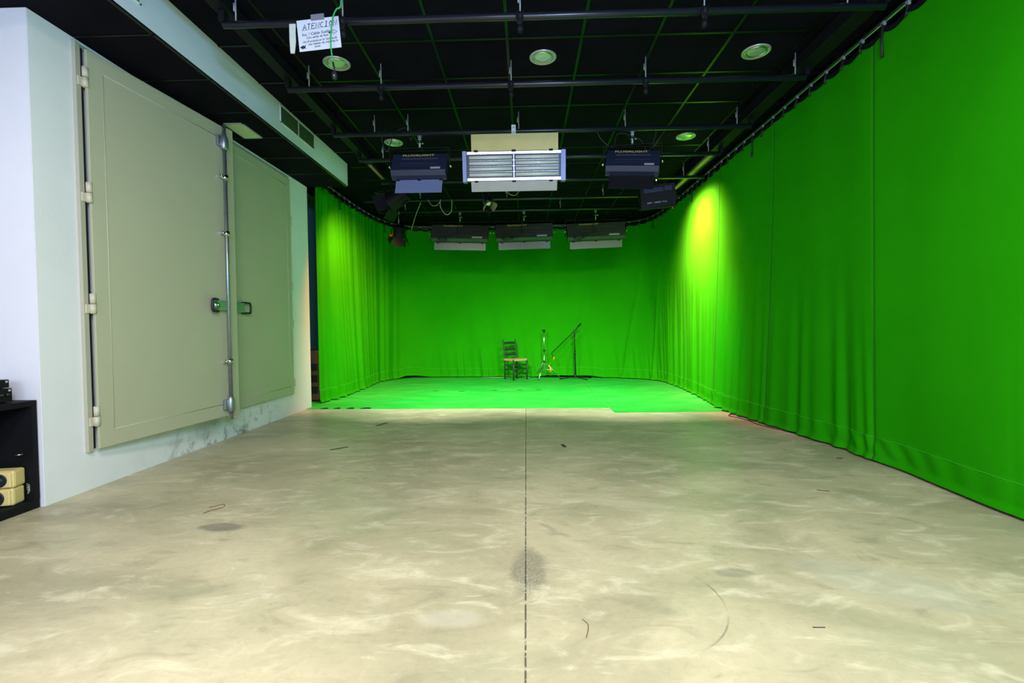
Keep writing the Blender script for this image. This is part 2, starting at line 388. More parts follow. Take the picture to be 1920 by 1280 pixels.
def s_of_y(y):   # on the right side
    best = min(range(len(top)*2//5, len(top)), key=lambda i: abs(top[i].y-y)+(10 if top[i].x < 2.6 else 0)); return S[best]
seams = [s_of_y(v) for v in (2.35, 3.92, 5.45, 6.95, 8.45)]
sL = 3.9; sR0 = s_of_y(9.9); sR = [s_of_y(v) for v in (8.3, 7.0, 5.6, 4.2)]
rnd = random.Random(3)
waves = [[(rnd.uniform(*wl), rnd.uniform(0, 6.28)) for _ in range(5)] for wl in ((.16, .42), (.25, .7), (.10, .22), (.5, 1.4))]
def wsum(k, s, sh=0): return sum(math.sin(2*PI*(s+sh)/w_+p) for w_, p in waves[k])/2.2
def sm(a, b, v):
    t = max(0, min(1, (v-a)/(b-a))); return t*t*(3-2*t)
TIE = .235
ties = [.06+TIE*i for i in range(int((L-.06)/TIE)+1)]
def ctop(s):   # the top edge sags between ties
    ph = ((s-.06)/TIE) % 1
    return 3.365-.030*math.sin(PI*ph)**.8*(1+.5*math.sin(s*1.7))
def chem(s):
    z = .020
    xh = on(hem, s)
    if xh.y > 9.7: z += .035*sm(.1, .5, xh.x)*sm(1.75, 1.3, xh.x)+.045*sm(-2.9, -2.7, xh.x)*sm(-2.1, -2.6, xh.x)
    return z
def fold(s, t, z):
    aL = sm(sL, sL-1.3, s)
    a = aL*(.020+.020*t)*wsum(0, s)
    # back: slanting pulls running down to the floor
    bk = sm(sL-.5, sL+.5, s)*sm(sR0+.5, sR0-.6, s)
    a += bk*(.004+.018*sm(.25, 1, t))*wsum(1, s, .55*(1-t))
    a += bk*.012*sm(.72, .96, t)*wsum(2, s, .3*(1-t))
    for s0, sl, am in ((7.35, .5, .04), (8.55, .42, .05), (9.35, .30, .045), (5.6, -.3, .025), (10.1, .22, .03)):
        d = (s-(s0+sl*(1-t)*1.6))/.05
        a += bk*am*sm(.2, 1, t)*math.exp(-d*d)
    # right, far half: bottom pleats
    rt = sm(sR0-.2, sR0+.4, s); far = sm(s_of_y_50, s_of_y_56, s)
    a += rt*(1-far)*(.019*sm(.35, .85, t))*wsum(0, s, .1*(1-t))*1.3
    a += rt*far*(.004+.010*sm(.3, 1, t))*wsum(3, s)
    a += rt*far*.010*sm(.45, 1, t)*wsum(0, s)*sm(_c+.05, _c-.3, s)
    for q in seams:
        d = abs(s-q)
        a -= .006*math.exp(-(d/.010)**2)
        u = (q-s)
        if 0 < u < .5:   # small pulls gathering into each seam near the hem
            a += .012*sm(.55, 1, t)*math.sin(u*52+5*t)*math.exp(-u*4.5)
    # hem: ripples inside the turned-up band, roll at the bottom
    hz = z-chem(s)
    if hz < .20:
        k = sm(.20, .17, hz)
        a += .005*k + .006*k*sm(0, .1, hz)*math.sin(s*34+hz*25*math.sin(s*2.1))*(.4+.6*abs(math.sin(s*1.3)))
    if hz < .05: a += .018*sm(.05, 0, hz)
    return a
_c = s_of_y(3.9); s_of_y_50 = s_of_y(6.1); s_of_y_56 = s_of_y(5.3)
def cpoint(s, t):
    zt, zb = ctop(s), chem(s); z = zt+(zb-zt)*t
    p = on(top, s).lerp(on(hem, s), t**1.6)
    d = on(top, s+.03)-on(top, s-.03); d.normalize(); n = Vector((d.y, -d.x, 0))   # towards the room
    return p+n*fold(s, t, z)+Vector((0, 0, z))
ts = [i/44*.93 for i in range(45)]+[.93+.07*(i+1)/16 for i in range(16)]
ds = .0125; NS = int(L/ds)
cols = sorted(set([i*L/NS for i in range(NS+1)]+[q+d for q in seams for d in (-.012, -.006, 0, .006, .012)]))
b = bmesh.new(); prev = None
for s in cols:
    col = [b.verts.new(cpoint(s, t)) for t in ts]
    if prev:
        for i in range(len(ts)-1):
            f = b.faces.new((prev[i], col[i], col[i+1], prev[i+1])); f.smooth = True
    prev = col
me = bpy.data.meshes.new('cloth'); b.to_mesh(me); b.free(); me.materials.append(m_cloth)
cur = thing('studio_curtain', (2.7, 6.3, 0), 'tall chroma green cloth curtain hung around three sides of the studio', 'curtain')
def childof(o, p): o.parent = p; o.location = -Vector(p.location); return o
o = bpy.data.objects.new('cloth', me); C.objects.link(o); childof(o, cur)
def nrm(s):
    d = on(top, s+.03)-on(top, s-.03); d.normalize(); return Vector((d.y, -d.x, 0))
m = MB(); nst = int(L/.03)
def tz(s, hz): zt, zb = ctop(s), chem(s); return (zb+hz-zt)/(zb-zt)
m.tube([cpoint(L*i/nst, tz(L*i/nst, .185))+nrm(L*i/nst)*.002 for i in range(nst+1)], .0026, 5)
childof(tag(m.out('hem_stitching', m_stitch), 'pale green stitching line above the hem'), cur)
for q in seams:
    m = MB(); m.tube([cpoint(q, t)+nrm(q)*.0035 for t in ts], .0028, 5); childof(m.out('vertical_seam', m_seam), cur)
m = MB(); n2 = int(L/.02); pv = None
for i in range(n2+1):
    s = L*i/n2; p = cpoint(s, 0)+nrm(s)*.004; c = [m.b.verts.new(p+Vector((0, 0, .022))), m.b.verts.new(p-Vector((0, 0, .022)))]
    if pv: m.b.faces.new((pv[0], c[0], c[1], pv[1]))
    pv = c
childof(tag(m.out('header_tape', m_blackmat), 'black tape along the top edge of the cloth'), cur)
rt_ = random.Random(5)
for i, s in enumerate(ties):
    p = cpoint(s, 0)+nrm(s)*.010; q = on(top, s); ln = rt_.uniform(.035, .085)
    if i % 9 == 4: ln = .22
    m = MB(); m.tube([Vector((q.x, q.y, 3.405)), p+Vector((0, 0, .018)), p, p+Vector((0, 0, -ln*.4))+nrm(s)*.006, p+Vector((rt_.uniform(-.012, .012), rt_.uniform(-.012, .012), -ln))+nrm(s)*.008], [.007, .010, .014, .008, .011], 6)
    childof(m.out('curtain_tie', m_rubber), cur)
# curtain track with white gliders
tr = thing('curtain_track', (2.74, 4, 3.40), 'curved curtain track above the green curtain, with small white gliders', 'curtain track')
m = MB(); m.tube([Vector((p.x, p.y, 3.425)) for p in top[::6]], .017, 6); childof(tag(m.out('track_profile', m_pipe)), tr)
m = MB()
m.tube([Vector((p.x, p.y, 3.405))+Vector((0, 0, 0)) for p in top[::6]], .006, 4); childof(tag(m.out('track_lip', m_galv), 'thin pale metal lip'), tr)
for i, s in enumerate(ties):
    q = on(top, s); a = math.atan2(nrm(s).y, nrm(s).x)
    mm = MB(); mm.box((-.010, -.016, -.022), (.012, .016, .012), .003, Tr(q.x, q.y, 3.405) @ Rz(a)); childof(mm.out('glider', m_white), tr)
m = MB(); 
for k in range(24):
    q = top[min(len(top)-1, 20+k*int(len(top)/24))]; m.box((q.x-.015, q.y-.015, 3.435), (q.x+.015, q.y+.015, CZ))
childof(m.out('track_bracket', m_black), tr)

# ------------------------------------------------------------------ green floor mats
def mat_piece(name, poly, z0, z1, label):
    o = MB().prism(poly, z0, z1, 'Z').out(name, m_vinyl); return tag(o, label, 'floor mat', 'green vinyl floor mats')
mat_piece('floor_mat', [(-3.3, 6.70), (1.14, 6.68), (1.14, 8.62), (-3.3, 8.62)], 0, .004, 'green vinyl floor mat nearest the concrete, running across the studio')
mat_piece('floor_mat', [(-3.3, 8.625), (1.14, 8.625), (1.14, 11.2), (-3.3, 11.2)], 0, .004, 'green vinyl floor mat under the chair and stands at the back')
mat_piece('floor_mat', [(1.145, 6.32), (2.75, 6.36), (2.9, 7), (2.9, 11.1), (1.145, 11.1)], 0, .004, 'green vinyl floor mat along the right curtain, jutting further forward')
for i, (x, r, lab) in enumerate(((-2.86, .05, 'leftmost black tape tab at the front edge of the green mat'), (-2.68, .05, 'second black tape tab from the left at the mat edge'),
                            (-2.49, .055, 'third black tape tab from the left at the mat edge'), (-2.27, .08, 'widest black tape tab, rightmost at the mat edge'))):
    m = MB(); m.prism([(r*math.cos(PI*k/10), .11*math.sin(PI*k/10)) for k in range(11)], .0005, .006, 'Z')
    tag(m.out('tape_tab', m_blackmat, None, (x, 6.70, 0)), lab, 'tape', 'black tape tabs at the mat edge')
for (x, y, a, lab) in ((-1.63, 8.62, .0, 'small black tape spot on the mat seam, left'), (-.57, 8.62, 0, 'small black tape spot on the mat seam, in front of the chair'), (-1.15, 8.5, .3, 'thin black streak of tape on the mat, left of the chair'), (-.12, 8.66, 0, 'pair of black tape spots on the mat seam, left one'), (.22, 8.66, 0, 'pair of black tape spots on the mat seam, right one')):
    m = MB(); m.prism([(.055*math.cos(PI*k/6), .022*math.sin(PI*k/6)) for k in range(12)], .0, .0015, 'Z'); m.move(Rz(a))
    tag(m.out('tape_spot', m_blackmat, None, (x, y, .0042)), lab, 'tape', 'tape spots on the mats')
def floor_bit(name, x, y, a, L_, W_, lab, m_=m_tape, cat='tape'):
    m = MB(); m.box((-L_/2, -W_/2, 0), (L_/2, W_/2, .0008)); m.move(Rz(a)); tag(m.out(name, m_, None, (x, y, .0002)), lab, cat, 'tape marks on the concrete' if cat == 'tape' else 'debris on the concrete')
m_dtape = mat('dark_tape', (.06, .06, .05), .6)
floor_bit('tape_mark', -1.707, 5.62, 1.2, .20, .035, 'dark tape mark on concrete, furthest from the camera', m_dtape)
floor_bit('tape_mark', -1.77, 4.48, .75, .17, .03, 'slanting dark tape mark on concrete, nearest the left doors', m_dtape)
floor_bit('tape_mark', .345, 4.56, 1.75, .12, .035, 'short dark tape mark on concrete, right of the centre joint', m_dtape)
def wiggle(name, pts, r, m_, lab, cat, grp=None):
    o = MB().tube([(p[0], p[1], r*.8) for p in spline([(a, b_, 0) for a, b_ in pts], 6)], r, 5).out(name, m_); tag(o, lab, cat, grp)
wiggle('wood_splinter', [(1.955, 3.30), (1.99, 3.285), (2.03, 3.28)], .003, m_brown, 'thin brown splinter on concrete near the right curtain', 'debris', 'debris on the concrete')
wiggle('wire_scrap', [(2.59, 4.10), (2.61, 4.085), (2.64, 4.10)], .003, m_ink, 'tiny dark scrap on concrete close under the right curtain', 'debris', 'debris on the concrete')
wiggle('wire_scrap', [(.205, 1.83), (.222, 1.80), (.218, 1.76), (.207, 1.72)], .0015, m_brown, 'curled brown wire scrap on concrete, right of the joint', 'debris', 'debris on the concrete')
wiggle('dead_twig', [(-2.02, 2.98), (-1.96, 3.03), (-1.93, 2.98), (-1.97, 2.93), (-1.99, 2.88)], .0022, m_brown, 'dark curled twig on concrete, left of the centre', 'debris', 'debris on the concrete')
wiggle('wood_splinter', [(1.05, 1.79), (1.07, 1.79), (1.095, 1.79)], .0018, m_ink, 'short dark splinter on concrete in the right foreground', 'debris', 'debris on the concrete')
wiggle('floor_cable', [(2.62, 6.05), (2.56, 6.12), (2.50, 6.02), (2.56, 5.90), (2.60, 5.72), (2.60, 5.5), (2.66, 5.3), (2.74, 5.1), (2.80, 4.7)], .006, m_rubber, 'black cable lying on the concrete along the right curtain hem', 'cable')

# ------------------------------------------------------------------ left double door
dx0 = XL; 
fr = MB()
fr.box((XL-.01, 3.295, .27), (XL+.026, 3.335, 3.13), .003).box((XL-.01, 3.345, 3.095), (XL+.012, 6.30, 3.13)).box((XL-.01, 6.285, .27), (XL+.02, 6.305, 3.13))
dr = bpy.data.objects.new('door_1', None); C.objects.link(dr); dr.location = (XL, 3.33, .28); struct(dr)
def dchild(mb, name, m_, lab=None, par=None):
    par_ = par or dr
    o = mb.out(name, m_); off = Vector(dr.location)
    if par is None: o.location = -off
    o.parent = par_
    if lab: o['label'] = lab
    return o
dchild(fr, 'door_frame', m_doorlite)
dchild(MB().box((XL+.001, 3.335, .29), (XL+.024, 3.352, 3.10)), 'door_gap_shade', m_blackmat)  # black strip stands in for the shade between frame and leaf
Q1 = Tr(XL+.030, 3.350, 0) @ Rz(-math.radians(5.5))     # the nearer leaf stands slightly open; local +Y runs along it
WL = 1.452; TH_ = .022
dchild(MB().box((0, .006, .285), (TH_, WL, 3.10), .003).move(Q1), 'door_leaf', m_door, 'wider nearer door leaf, slightly open')
def bead(y0, y1, z0, z1, x, ins=.10):
    m = MB(); y0 += ins; y1 -= ins; z0 += ins; z1 -= ins; r = .0035
    for a, b_ in (((x, y0, z0), (x, y1, z0)), ((x, y1, z0), (x, y1, z1)), ((x, y1, z1), (x, y0, z1)), ((x, y0, z1), (x, y0, z0))): m.tube([a, b_], r, 6)
    return m
dchild(bead(0, WL, .285, 3.10, TH_, .12).move(Q1), 'panel_bead', m_door)
dchild(MB().box((XL+.012, 4.80, .285), (XL+.045, 6.285, 3.085), .004), 'door_leaf', m_door, 'narrower farther door leaf')
dchild(bead(4.95, 6.285, .285, 3.085, XL+.045, .10), 'panel_bead', m_door)
dchild(MB().box((TH_, WL-.075, .275), (TH_+.006, WL+.012, 3.108), .002).move(Q1), 'cover_strip', m_door)
for z in (2.90, 2.10, 1.32, .52):
    m = MB(); hx, hy = XL+.045, 3.347
    m.tube([(hx, hy, z-.07), (hx, hy, z-.002)], .019, 12).tube([(hx, hy, z+.002), (hx, hy, z+.07)], .019, 12)
    m.box((XL+.026, 3.305, z-.066), (XL+.036, 3.345, z-.005)).box((XL+.046, 3.347, z+.005), (XL+.056, 3.375, z+.066))
    dchild(m, 'hinge', m_hinge, 'cream painted barrel hinge')
for z in (2.55, 1.70, 1.20, .43):
    m = MB(); m.tube([(XL+.035, 6.30, z-.05), (XL+.035, 6.30, z+.05)], .014, 10); dchild(m, 'hinge', m_door)
# lock rod
YR = 1.305; XR_ = TH_+.036
rod = dchild(MB().tube([(XR_, YR, .30), (XR_, YR, 3.10)], .017, 14).move(Q1), 'lock_rod', m_galv)
for z in (2.60, 2.06, .82):
    m = MB().tube([(XR_, YR, z-.022), (XR_, YR, z+.022)], .027, 12).box((TH_, YR-.058, z-.014), (TH_+.03, YR-.018, z+.014), .003).tube([(TH_+.02, YR-.05, z), (TH_+.05, YR-.05, z)], .010, 8)
    o = m.move(Q1).out('rod_clamp', m_chrome); o.parent = rod
for z, up_ in ((2.94, 1), (.40, -1)):
    m = MB().lathe([(.024, -.075), (.032, -.06), (.038, -.02), (.036, .04), (.027, .06), (.02, .085)], 14, (XR_-.003, YR, z))
    m.box((TH_, YR-.07, z-.05), (TH_+.03, YR-.01, z+.05), .006)
    m.tube([(XR_, YR, z), (XR_, YR, z+up_*.14)], .012, 10).tube([(XR_, YR-.02, z+up_*.12), (XR_, YR+.025, z+up_*.12)], .006, 8).tube([(XR_, YR-.01, z+up_*.145), (XR_, YR+.03, z+up_*.145)], .005, 8)
    o = m.move(Q1).out('bolt_housing', m_galv); o.parent = rod
# handle
hz = 1.362
dchild(MB().box((TH_, 1.165, hz-.045), (TH_+.045, YR-.018, hz+.045), .006).move(Q1), 'handle_box', m_boxm, 'chrome lock box in the middle of the doors')
dchild(MB().box((XL+.045, 4.94, hz-.050), (XL+.085, 5.13, hz+.055), .006), 'handle_box', m_boxm)
def uloop(x, ya, yb, z0, z1, r=.011):
    return MB().tube(spline([(x-.02, ya, z1), (x, ya+(yb-ya)*.7, z1), (x, yb, z1-(z1-z0)*.12), (x, yb, z0+(z1-z0)*.12), (x, ya+(yb-ya)*.7, z0), (x-.02, ya, z0)], 5), r, 8)
dchild(uloop(TH_+.045, 1.18, 1.085, hz-.058, hz+.055, .012).move(Q1), 'door_handle', m_rubber, 'black loop handle on the nearer leaf')
dchild(uloop(XL+.085, 5.11, 5.24, hz-.055, hz+.055, .011), 'door_handle', m_rubber, 'black loop handle on the farther leaf')
m = MB().tube([(TH_+.01, 1.14, hz), (TH_+.055, 1.14, hz)], .032, 14).tube([(TH_+.055, 1.14, hz), (TH_+.07, 1.14, hz)], .012, 10)
dchild(m.move(Q1), 'lock_cylinder', m_chrome)

# vents in the bulkhead
def vent(y0, y1, lab):
    z0, z1 = 3.275, 3.462
    v = thing('air_vent', (XB, y0, z0), lab, 'vent', 'long vents in the white bulkhead')
    m = MB(); m.box((0, 0, 0), (.008, y1-y0, .010)).box((0, 0, z1-z0-.010), (.008, y1-y0, z1-z0)).box((0, 0, 0), (.008, .010, z1-z0)).box((0, y1-y0-.010, 0), (.008, y1-y0, z1-z0)).box((0, (y1-y0)/2-.006, 0), (.008, (y1-y0)/2+.006, z1-z0))
    m.out('vent_frame', m_beam, v)
    MB().box((-.001, .005, .005), (.001, y1-y0-.005, z1-z0-.005)).out('vent_backing', m_blackmat, v)
    m = MB(); n = 12
    for k in range(n):
        z = .014+(z1-z0-.028)*(k+.5)/n; m.prism([(.001, z+.0045), (.009, z-.0045), (.010, z-.003), (.002, z+.006)], .010, y1-y0-.010, 'Y')
    m.out('vent_slats', m_mid, v)
m_mid = mat('vent_slat_paint', (.22, .30, .22), .5)
vent(5.01, 5.82, 'slatted air vent in the white bulkhead above the narrower door leaf')
vent(2.39, 3.19, 'slatted air vent cut by the top edge of the photo, in the bulkhead')
# soffit luminaire
v = thing('ceiling_lamp', (-2.865, 4.92, SZ), 'unlit rectangular ceiling lamp with cream diffuser above the doors', 'ceiling lamp')
m = MB(); m.box((-.10, -.19, -.004), (.10, -.175, .003)).box((-.10, .175, -.004), (.10, .19, .003)).box((-.10, -.19, -.004), (-.09, .19, .003)).box((.09, -.19, -.004), (.10, .19, .003)); m.out('lamp_frame', m_white, v)
MB().box((-.09, -.175, -.001), (.09, .175, .003)).out('diffuser', m_diff, v)

# ------------------------------------------------------------------ downlights
dl = thing('downlight', (-1.655, 4.31, CZ), 'unlit round downlight behind the green cable and paper sign', 'downlight', 'round recessed downlights')
MB().lathe([(.118, -.001), (.118, -.007), (.112, -.012), (.098, -.010), (.092, .0), (.092, .0), (.117, .0)], 36, cap=False).out('rim', m_rim, dl)
MB().lathe([(.0001, -.0085), (.03, -.008), (.06, -.0065), (.085, -.003), (.093, -.001)], 32, cap=False).out('lens', m_lens, dl)
MB().lathe([(.070, -.0065), (.076, -.012), (.083, -.0115), (.086, -.004)], 32, cap=False).out('inner_ring', m_mirror, dl)
for x, y, lab in ((.17, 4.30, 'unlit round downlight in the middle of the front row'), (2.005, 4.30, 'unlit round downlight nearest the green curtain, front row'),
                  (-1.655, 6.15, 'unlit round downlight above the left front light panel'), (.17, 6.15, 'unlit round downlight mostly hidden behind the yellowed flap'), (2.01, 6.15, 'green-tinged unlit downlight near the curtain, back row')):
    copy_tree(dl, (x, y, CZ), None, lab)

# ------------------------------------------------------------------ pipes
PZ = 3.27
hang_x = [(3.41, (-2.02, -1.26, -.02, 1.24, 2.2), 'first'), (4.34, (-1.92, -1.27, -.11, 1.07, 2.36), 'second'), (5.36, (-1.65, -1.28, -.06, 1.1, 2.3), 'third'),
          (6.18, (-1.8, 0, 2.3), 'fourth'), (7.13, (-1.7, 0, 2.3), 'fifth'), (8.13, (-1.75, -.3, 1.3), 'sixth'), (8.92, (-2.2, -.6, .65, 2.2), 'last')]
for y, hs, nm in hang_x:
    xr = 2.45 if y < 7 else 2.6; xl_ = -2.11 if y < 7.2 else -2.7
    p = thing('lighting_pipe', (0, y, PZ), 'black horizontal lighting pipe, %s from the camera%s' % (nm, {'first': ', paper sign taped to it', 'second': '', 'third': ', holding three front light panels', 'last': ', holding the back row of light panels'}.get(nm, '')), 'pipe', 'black lighting pipes')
    MB().tube([(xl_, 0, 0), (xr, 0, 0)], .0245, 14).out('bar', m_pipe, p)
    for q in ((xl_, xr) if y < 7 else ()):
        MB().box((q-.02, -.03, .015), (q+.02, .03, .09), .003).out('end_bracket', m_black, p)
    for hx in hs:
        m = MB().tube([(hx, 0, .02), (hx, 0, CZ-PZ)], .0055, 6).tube([(hx-.012, 0, .095), (hx-.012, 0, .15)], .006, 6)
        m.out('hanger_rod', m_white, p)
    if nm in ('first', 'second'):
        for hx in hs[1:4]:
            m = MB().lathe([(.032, -.018), (.032, .018)], 14, (hx, 0, 0), 'X').box((hx-.016, -.014, -.075), (hx+.016, .014, -.02), .004).lathe([(.001, -.11), (.018, -.105), (.024, -.09), (.02, -.07), (.012, -.06)], 12, (hx, 0, 0))
            m.tube(spline([(hx-.018, -.02, .03), (hx-.026, -.03, -.02), (hx-.014, -.024, -.06), (hx+.012, -.02, -.05), (hx+.02, -.02, .03)], 4), .006, 6)
            m.out('pipe_clamp', m_blackmat, p)

# ------------------------------------------------------------------ paper sign, strip, green cable
sg = thing('paper_sign', (-1.423, 3.370, 3.272), 'white handwritten warning sign reading ATENCION taped to the first pipe', 'sign', None, (0, -.085, 0))
w_, h_ = .295, .213
m = MB(); m.box((-w_/2, -.0005, -h_), (w_/2, .0005, 0)); m.out('paper', m_paper, sg)
MB().box((-.045, -.0016, -.012), (.048, .0004, .030)).out('tape', m_tape, sg)
def stroke(m, pts, r=.0018): m.tube([(p[0], -.0012, p[1]) for p in pts], r, 4)
m = MB(); x0 = -.11; cw = .033; t = -.022; bt = -.066
L_ = {'A': [[(0, 0), (.5, 1), (1, 0)], [(.15, .4), (.85, .4)]], 'T': [[(.5, 0), (.5, 1)], [(0, 1), (1, 1)]], 'E': [[(1, 0), (0, 0), (.1, 1), (1, 1)], [(0, .5), (.8, .55)]],
      'N': [[(0, 0), (.05, 1), (.9, 0), (1, 1)]], 'C': [[(.9, .95), (.3, .9), (0, .5), (.3, .05), (.9, .1)]], 'I': [[(.5, 0), (.5, 1)], [(.2, 1), (.8, 1)], [(.2, 0), (.8, 0)]], 'O': [[(.5, 1), (.1, .6), (.4, 0), (.9, .4), (.5, 1)]]}
for i, ch in enumerate('ATENCION'):
    sc_ = 1.1 if i == 0 else 1
    for st in L_[ch]:
        stroke(m, [(x0+i*cw*.93+(q[0]*.022+q[1]*.006)*sc_, bt+.002*i*.6-(.004 if i == 0 else 0)+q[1]*.034*sc_) for q in st], .0023)
stroke(m, [(-.118, -.072), (.12, -.060)], .0008)
m.out('heading', m_ink, sg)
base = Rx(PI/2)
def line(txt, x, z, sz, rot=.04, sxx=1.0):
    text_mesh('handwriting', txt, sz, m_ink, sg, Tr(x, -.0011, z) @ Ry(-rot) @ base, shear=.25, depth=.0003, align='CENTER', sx=sxx, bold=.0002)
line('Ins. ! Cable Suelto', -.018, -.098, .028); line('Con salida de Red', -.015, -.122, .021)
line('-No El enchufe por la Termica de', .0, -.147, .020, sxx=.9); line('-No Hablan de mientras la', .02, -.167, .020); line('toma', -.02, -.188, .020)
m = MB(); stroke(m, [(.070, -.100), (.10, -.098), (.10, -.088), (.130, -.103), (.10, -.116), (.10, -.108), (.070, -.110), (.070, -.100)], .0016)
m.box((.070, -.0016, -.110), (.086, -.0006, -.101))
m.prism([(-.142, -.185), (-.118, -.171), (-.115, -.178), (-.098, -.172), (-.105, -.186), (-.098, -.197), (-.116, -.192), (-.12, -.199)], -.0017, -.0007, 'Y')
m.out('drawn_arrow', m_ink, sg)
m = MB(); pts = [(0, 0), (.045, .001), (.043, -.06), (.044, -.12), (.036, -.185), (.034, -.20), (.006, -.20), (.004, -.185), (.000, -.10)]
m.prism([(a-.02, b_) for a, b_ in pts], -.004, .001, 'Y'); 
tag(m.out('paper_strip', m_cream, None, (-1.602, 3.374, 3.240)), 'narrow cream folded strip hanging left of the paper sign', 'paper strip')
gc = thing('hanging_cable', (-1.24, 3.30, CZ), 'green cable with black connector hanging in front of the paper sign', 'cable')
PX = lambda u, v, y: (Vector((0, 0, EYE)) + ((u-960)*rgt-(v-640)*up+F*fwd)*(y/((u-960)*rgt-(v-640)*up+F*fwd).y))
gp = [PX(u, v, 3.30)-Vector(gc.location) for u, v in ((639, 10), (631, 17), (624, 33), (621, 58), (620, 80), (622, 100), (624, 116))]
MB().tube(spline([Vector((.045, 0, 0))]+gp, 6), .0052, 8).out('sheath', m_greenc, gc)
e = gp[-1]
MB().tube([e, e+Vector((.010, 0, -.045)), e+Vector((.012, 0, -.07))], .006, 8).lathe([(.004, 0), (.016, -.01), (.020, -.03), (.016, -.055), (.006, -.062)], 12, e+Vector((.011, 0, -.06))).out('connector', m_rubber, gc)
MB().tube([e+Vector((.0, -.012, -.085)), e+Vector((.012, -.014, -.10)), e+Vector((.026, -.01, -.08))], .005, 6).out('latch', m_chrome, gc)

# ------------------------------------------------------------------ fluorescent panels
def fluor(name, x, y, W, drop, label, Hb=.32, D=.11, tilt=0, yawz=0, rollx=0, facing_back=True, body=m_blue, flapm=m_lilac, top_flap=0, bot_flap=.10, lit=False, group='fluorescent light panels on the pipes', bottilt=0.0, cable=0, tops=m_board, spig=.0, label2=None):
    """hangs below the pipe: local origin is the pipe centre, +Y is the side the tubes face"""
    t = thing(name, (x, y, PZ), label, 'studio light', group, (0, 0, yawz))
    R = Tr(0, 0, -drop) @ Rx(tilt) @ Ry(rollx)
    # clamp and spigot
    m = MB().lathe([(.034, -.025), (.034, .025)], 14, (spig, 0, 0), 'X').box((spig-.018, -.018, -.07), (spig+.018, .018, -.022), .004); m.out('clamp', m_galv, t)
    m = MB().tube([(spig, 0, -.065), (spig, 0, -drop+Hb/2+.03)], .014, 10); sp_ = m.out('spigot', m_galv, t)
    m = MB().tube([(spig-.03, -.014, -.11), (spig+.028, -.014, -.11)], .006, 6).lathe([(.012, .028), (.012, .045)], 10, (spig, -.014, -.11), 'X'); m.out('wing_bolt', m_chrome, sp_)
    # yoke
    yk = MB(); zz = -drop+Hb/2+.03
    yk.box((-W/2-.03, -.018, zz-.003), (W/2+.03, .018, zz+.003)).box((-W/2-.033, -.018, -drop-.01), (-W/2-.027, .018, zz)).box((W/2+.027, -.018, -drop-.01), (W/2+.033, .018, zz)); yk.out('yoke', m_blackmat, t)
    for s in (-1, 1):
        MB().lathe([(.016, -.004), (.020, .004), (.012, .02)] if s > 0 else [(.012, -.02), (.020, -.004), (.016, .004)], 10, (s*(W/2+.032), 0, -drop), 'X').out('side_knob', m_chrome, t)
    # body: shallow trapezoid, back narrower
    m = MB(); m.prism([(-D*.55, -Hb*.40), (-D*.55, Hb*.40), (-D*.1, Hb/2), (D*.45, Hb/2), (D*.45, -Hb/2), (-D*.1, -Hb/2)], -W/2, W/2, 'X'); m.move(R)
    bd = m.out('housing', body, t)
    for s in (-1, 1):
        m = MB(); m.box((s*W/2-(.004 if facing_back else -.002), -D*.5, -Hb/2-.004), (s*W/2+s*(.004 if facing_back else .045)+(.0 if s > 0 else .0), D*.47, Hb/2+.004), .001)
        m.move(R); m.out('end_cap', m_lilac if not facing_back else body, bd)
    # back details
    yb = -D*.55-.001
    text_mesh('lettering', 'FLUORLIGHT', .040*min(1, W/.6+.1), m_yellow, bd, R @ Tr(-.12*W if W > .8 else -.02, yb, Hb*.335) @ Rx(PI/2), depth=.0006, sx=1.5, bold=.001)
    sl = MB()
    for k in range(34): xx = (-.32+.64*k/33)*W; sl.box((xx-.0035, yb, Hb*.13), (xx+.0035, yb+.002, Hb*.19))
    sl.move(R); sl.out('vent_slots', m_slot, bd); sl = MB()
    for k in range(34): xx = (-.32+.64*k/33)*W; sl.box((xx-.003, yb, -Hb*.09), (xx+.003, yb+.002, -Hb*.07))
    sl.move(R); sl.out('vent_slots', m_slot, bd)
    rd = MB(); rd.box((-W*.38, yb-.004, -Hb*.20), (W*.40, yb+.002, -Hb*.165), .001).move(R); rd.out('ridge', body, bd)
    st = MB(); st.box((W*.22, yb-.0006, -Hb*.36), (W*.40, yb+.001, -Hb*.27)); st.move(R); st.out('sticker', m_sticker, bd)
    # tube side
    m = MB(); n = 4; y1 = D*.45
    for k in range(n):
        z0 = -Hb*.38+Hb*.76*k/n; dz = Hb*.76/n
        m.prism([(y1+.002, z0), (y1-.0+.004, z0+dz*.03), (y1-.035, z0+dz*.3), (y1-.035, z0+dz*.7), (y1+.004, z0+dz*.97), (y1+.002, z0+dz), (y1-.045, z0+dz), (y1-.045, z0)], -W/2+.03, W/2-.03, 'X')
    for zz0, zz1 in ((Hb*.39, Hb*.485), (-Hb*.485, -Hb*.39)): m.box((-W/2+.005, y1, zz0), (W/2-.005, y1+.006, zz1), .002)
    m.box((-.004, y1-.03, -Hb*.38), (.004, y1+.012, Hb*.38))
    m.move(R); m.out('reflector', m_mirror, t)
    for k in range(n):
        zc = -Hb*.38+Hb*.76*(k+.5)/n
        for s in (-1, 1):
            m = MB(); a = s*.02; b_ = s*(W/2-.03)
            m.tube([(a, y1+.006, zc), (b_, y1+.006, zc)], .0195, 10)
            m.move(R); m.out('fluorescent_tube', m_tubelit if lit else m_tube, t)
    # flaps
    if top_flap:
        m = MB(); m.box((-W/2+.035, y1, 0), (W/2-.055, y1+.003, top_flap)); m.move(R @ Tr(0, 0, Hb/2) ); m.out('top_flap', tops, t)
        for xx in (-W*.39, 0, W*.40):
            m = MB(); m.box((xx-.022, y1-.005, Hb/2-.012), (xx+.022, y1+.008, Hb/2+.012), .002)
            m.move(R); m.out('flap_hinge', m_blackmat, t)
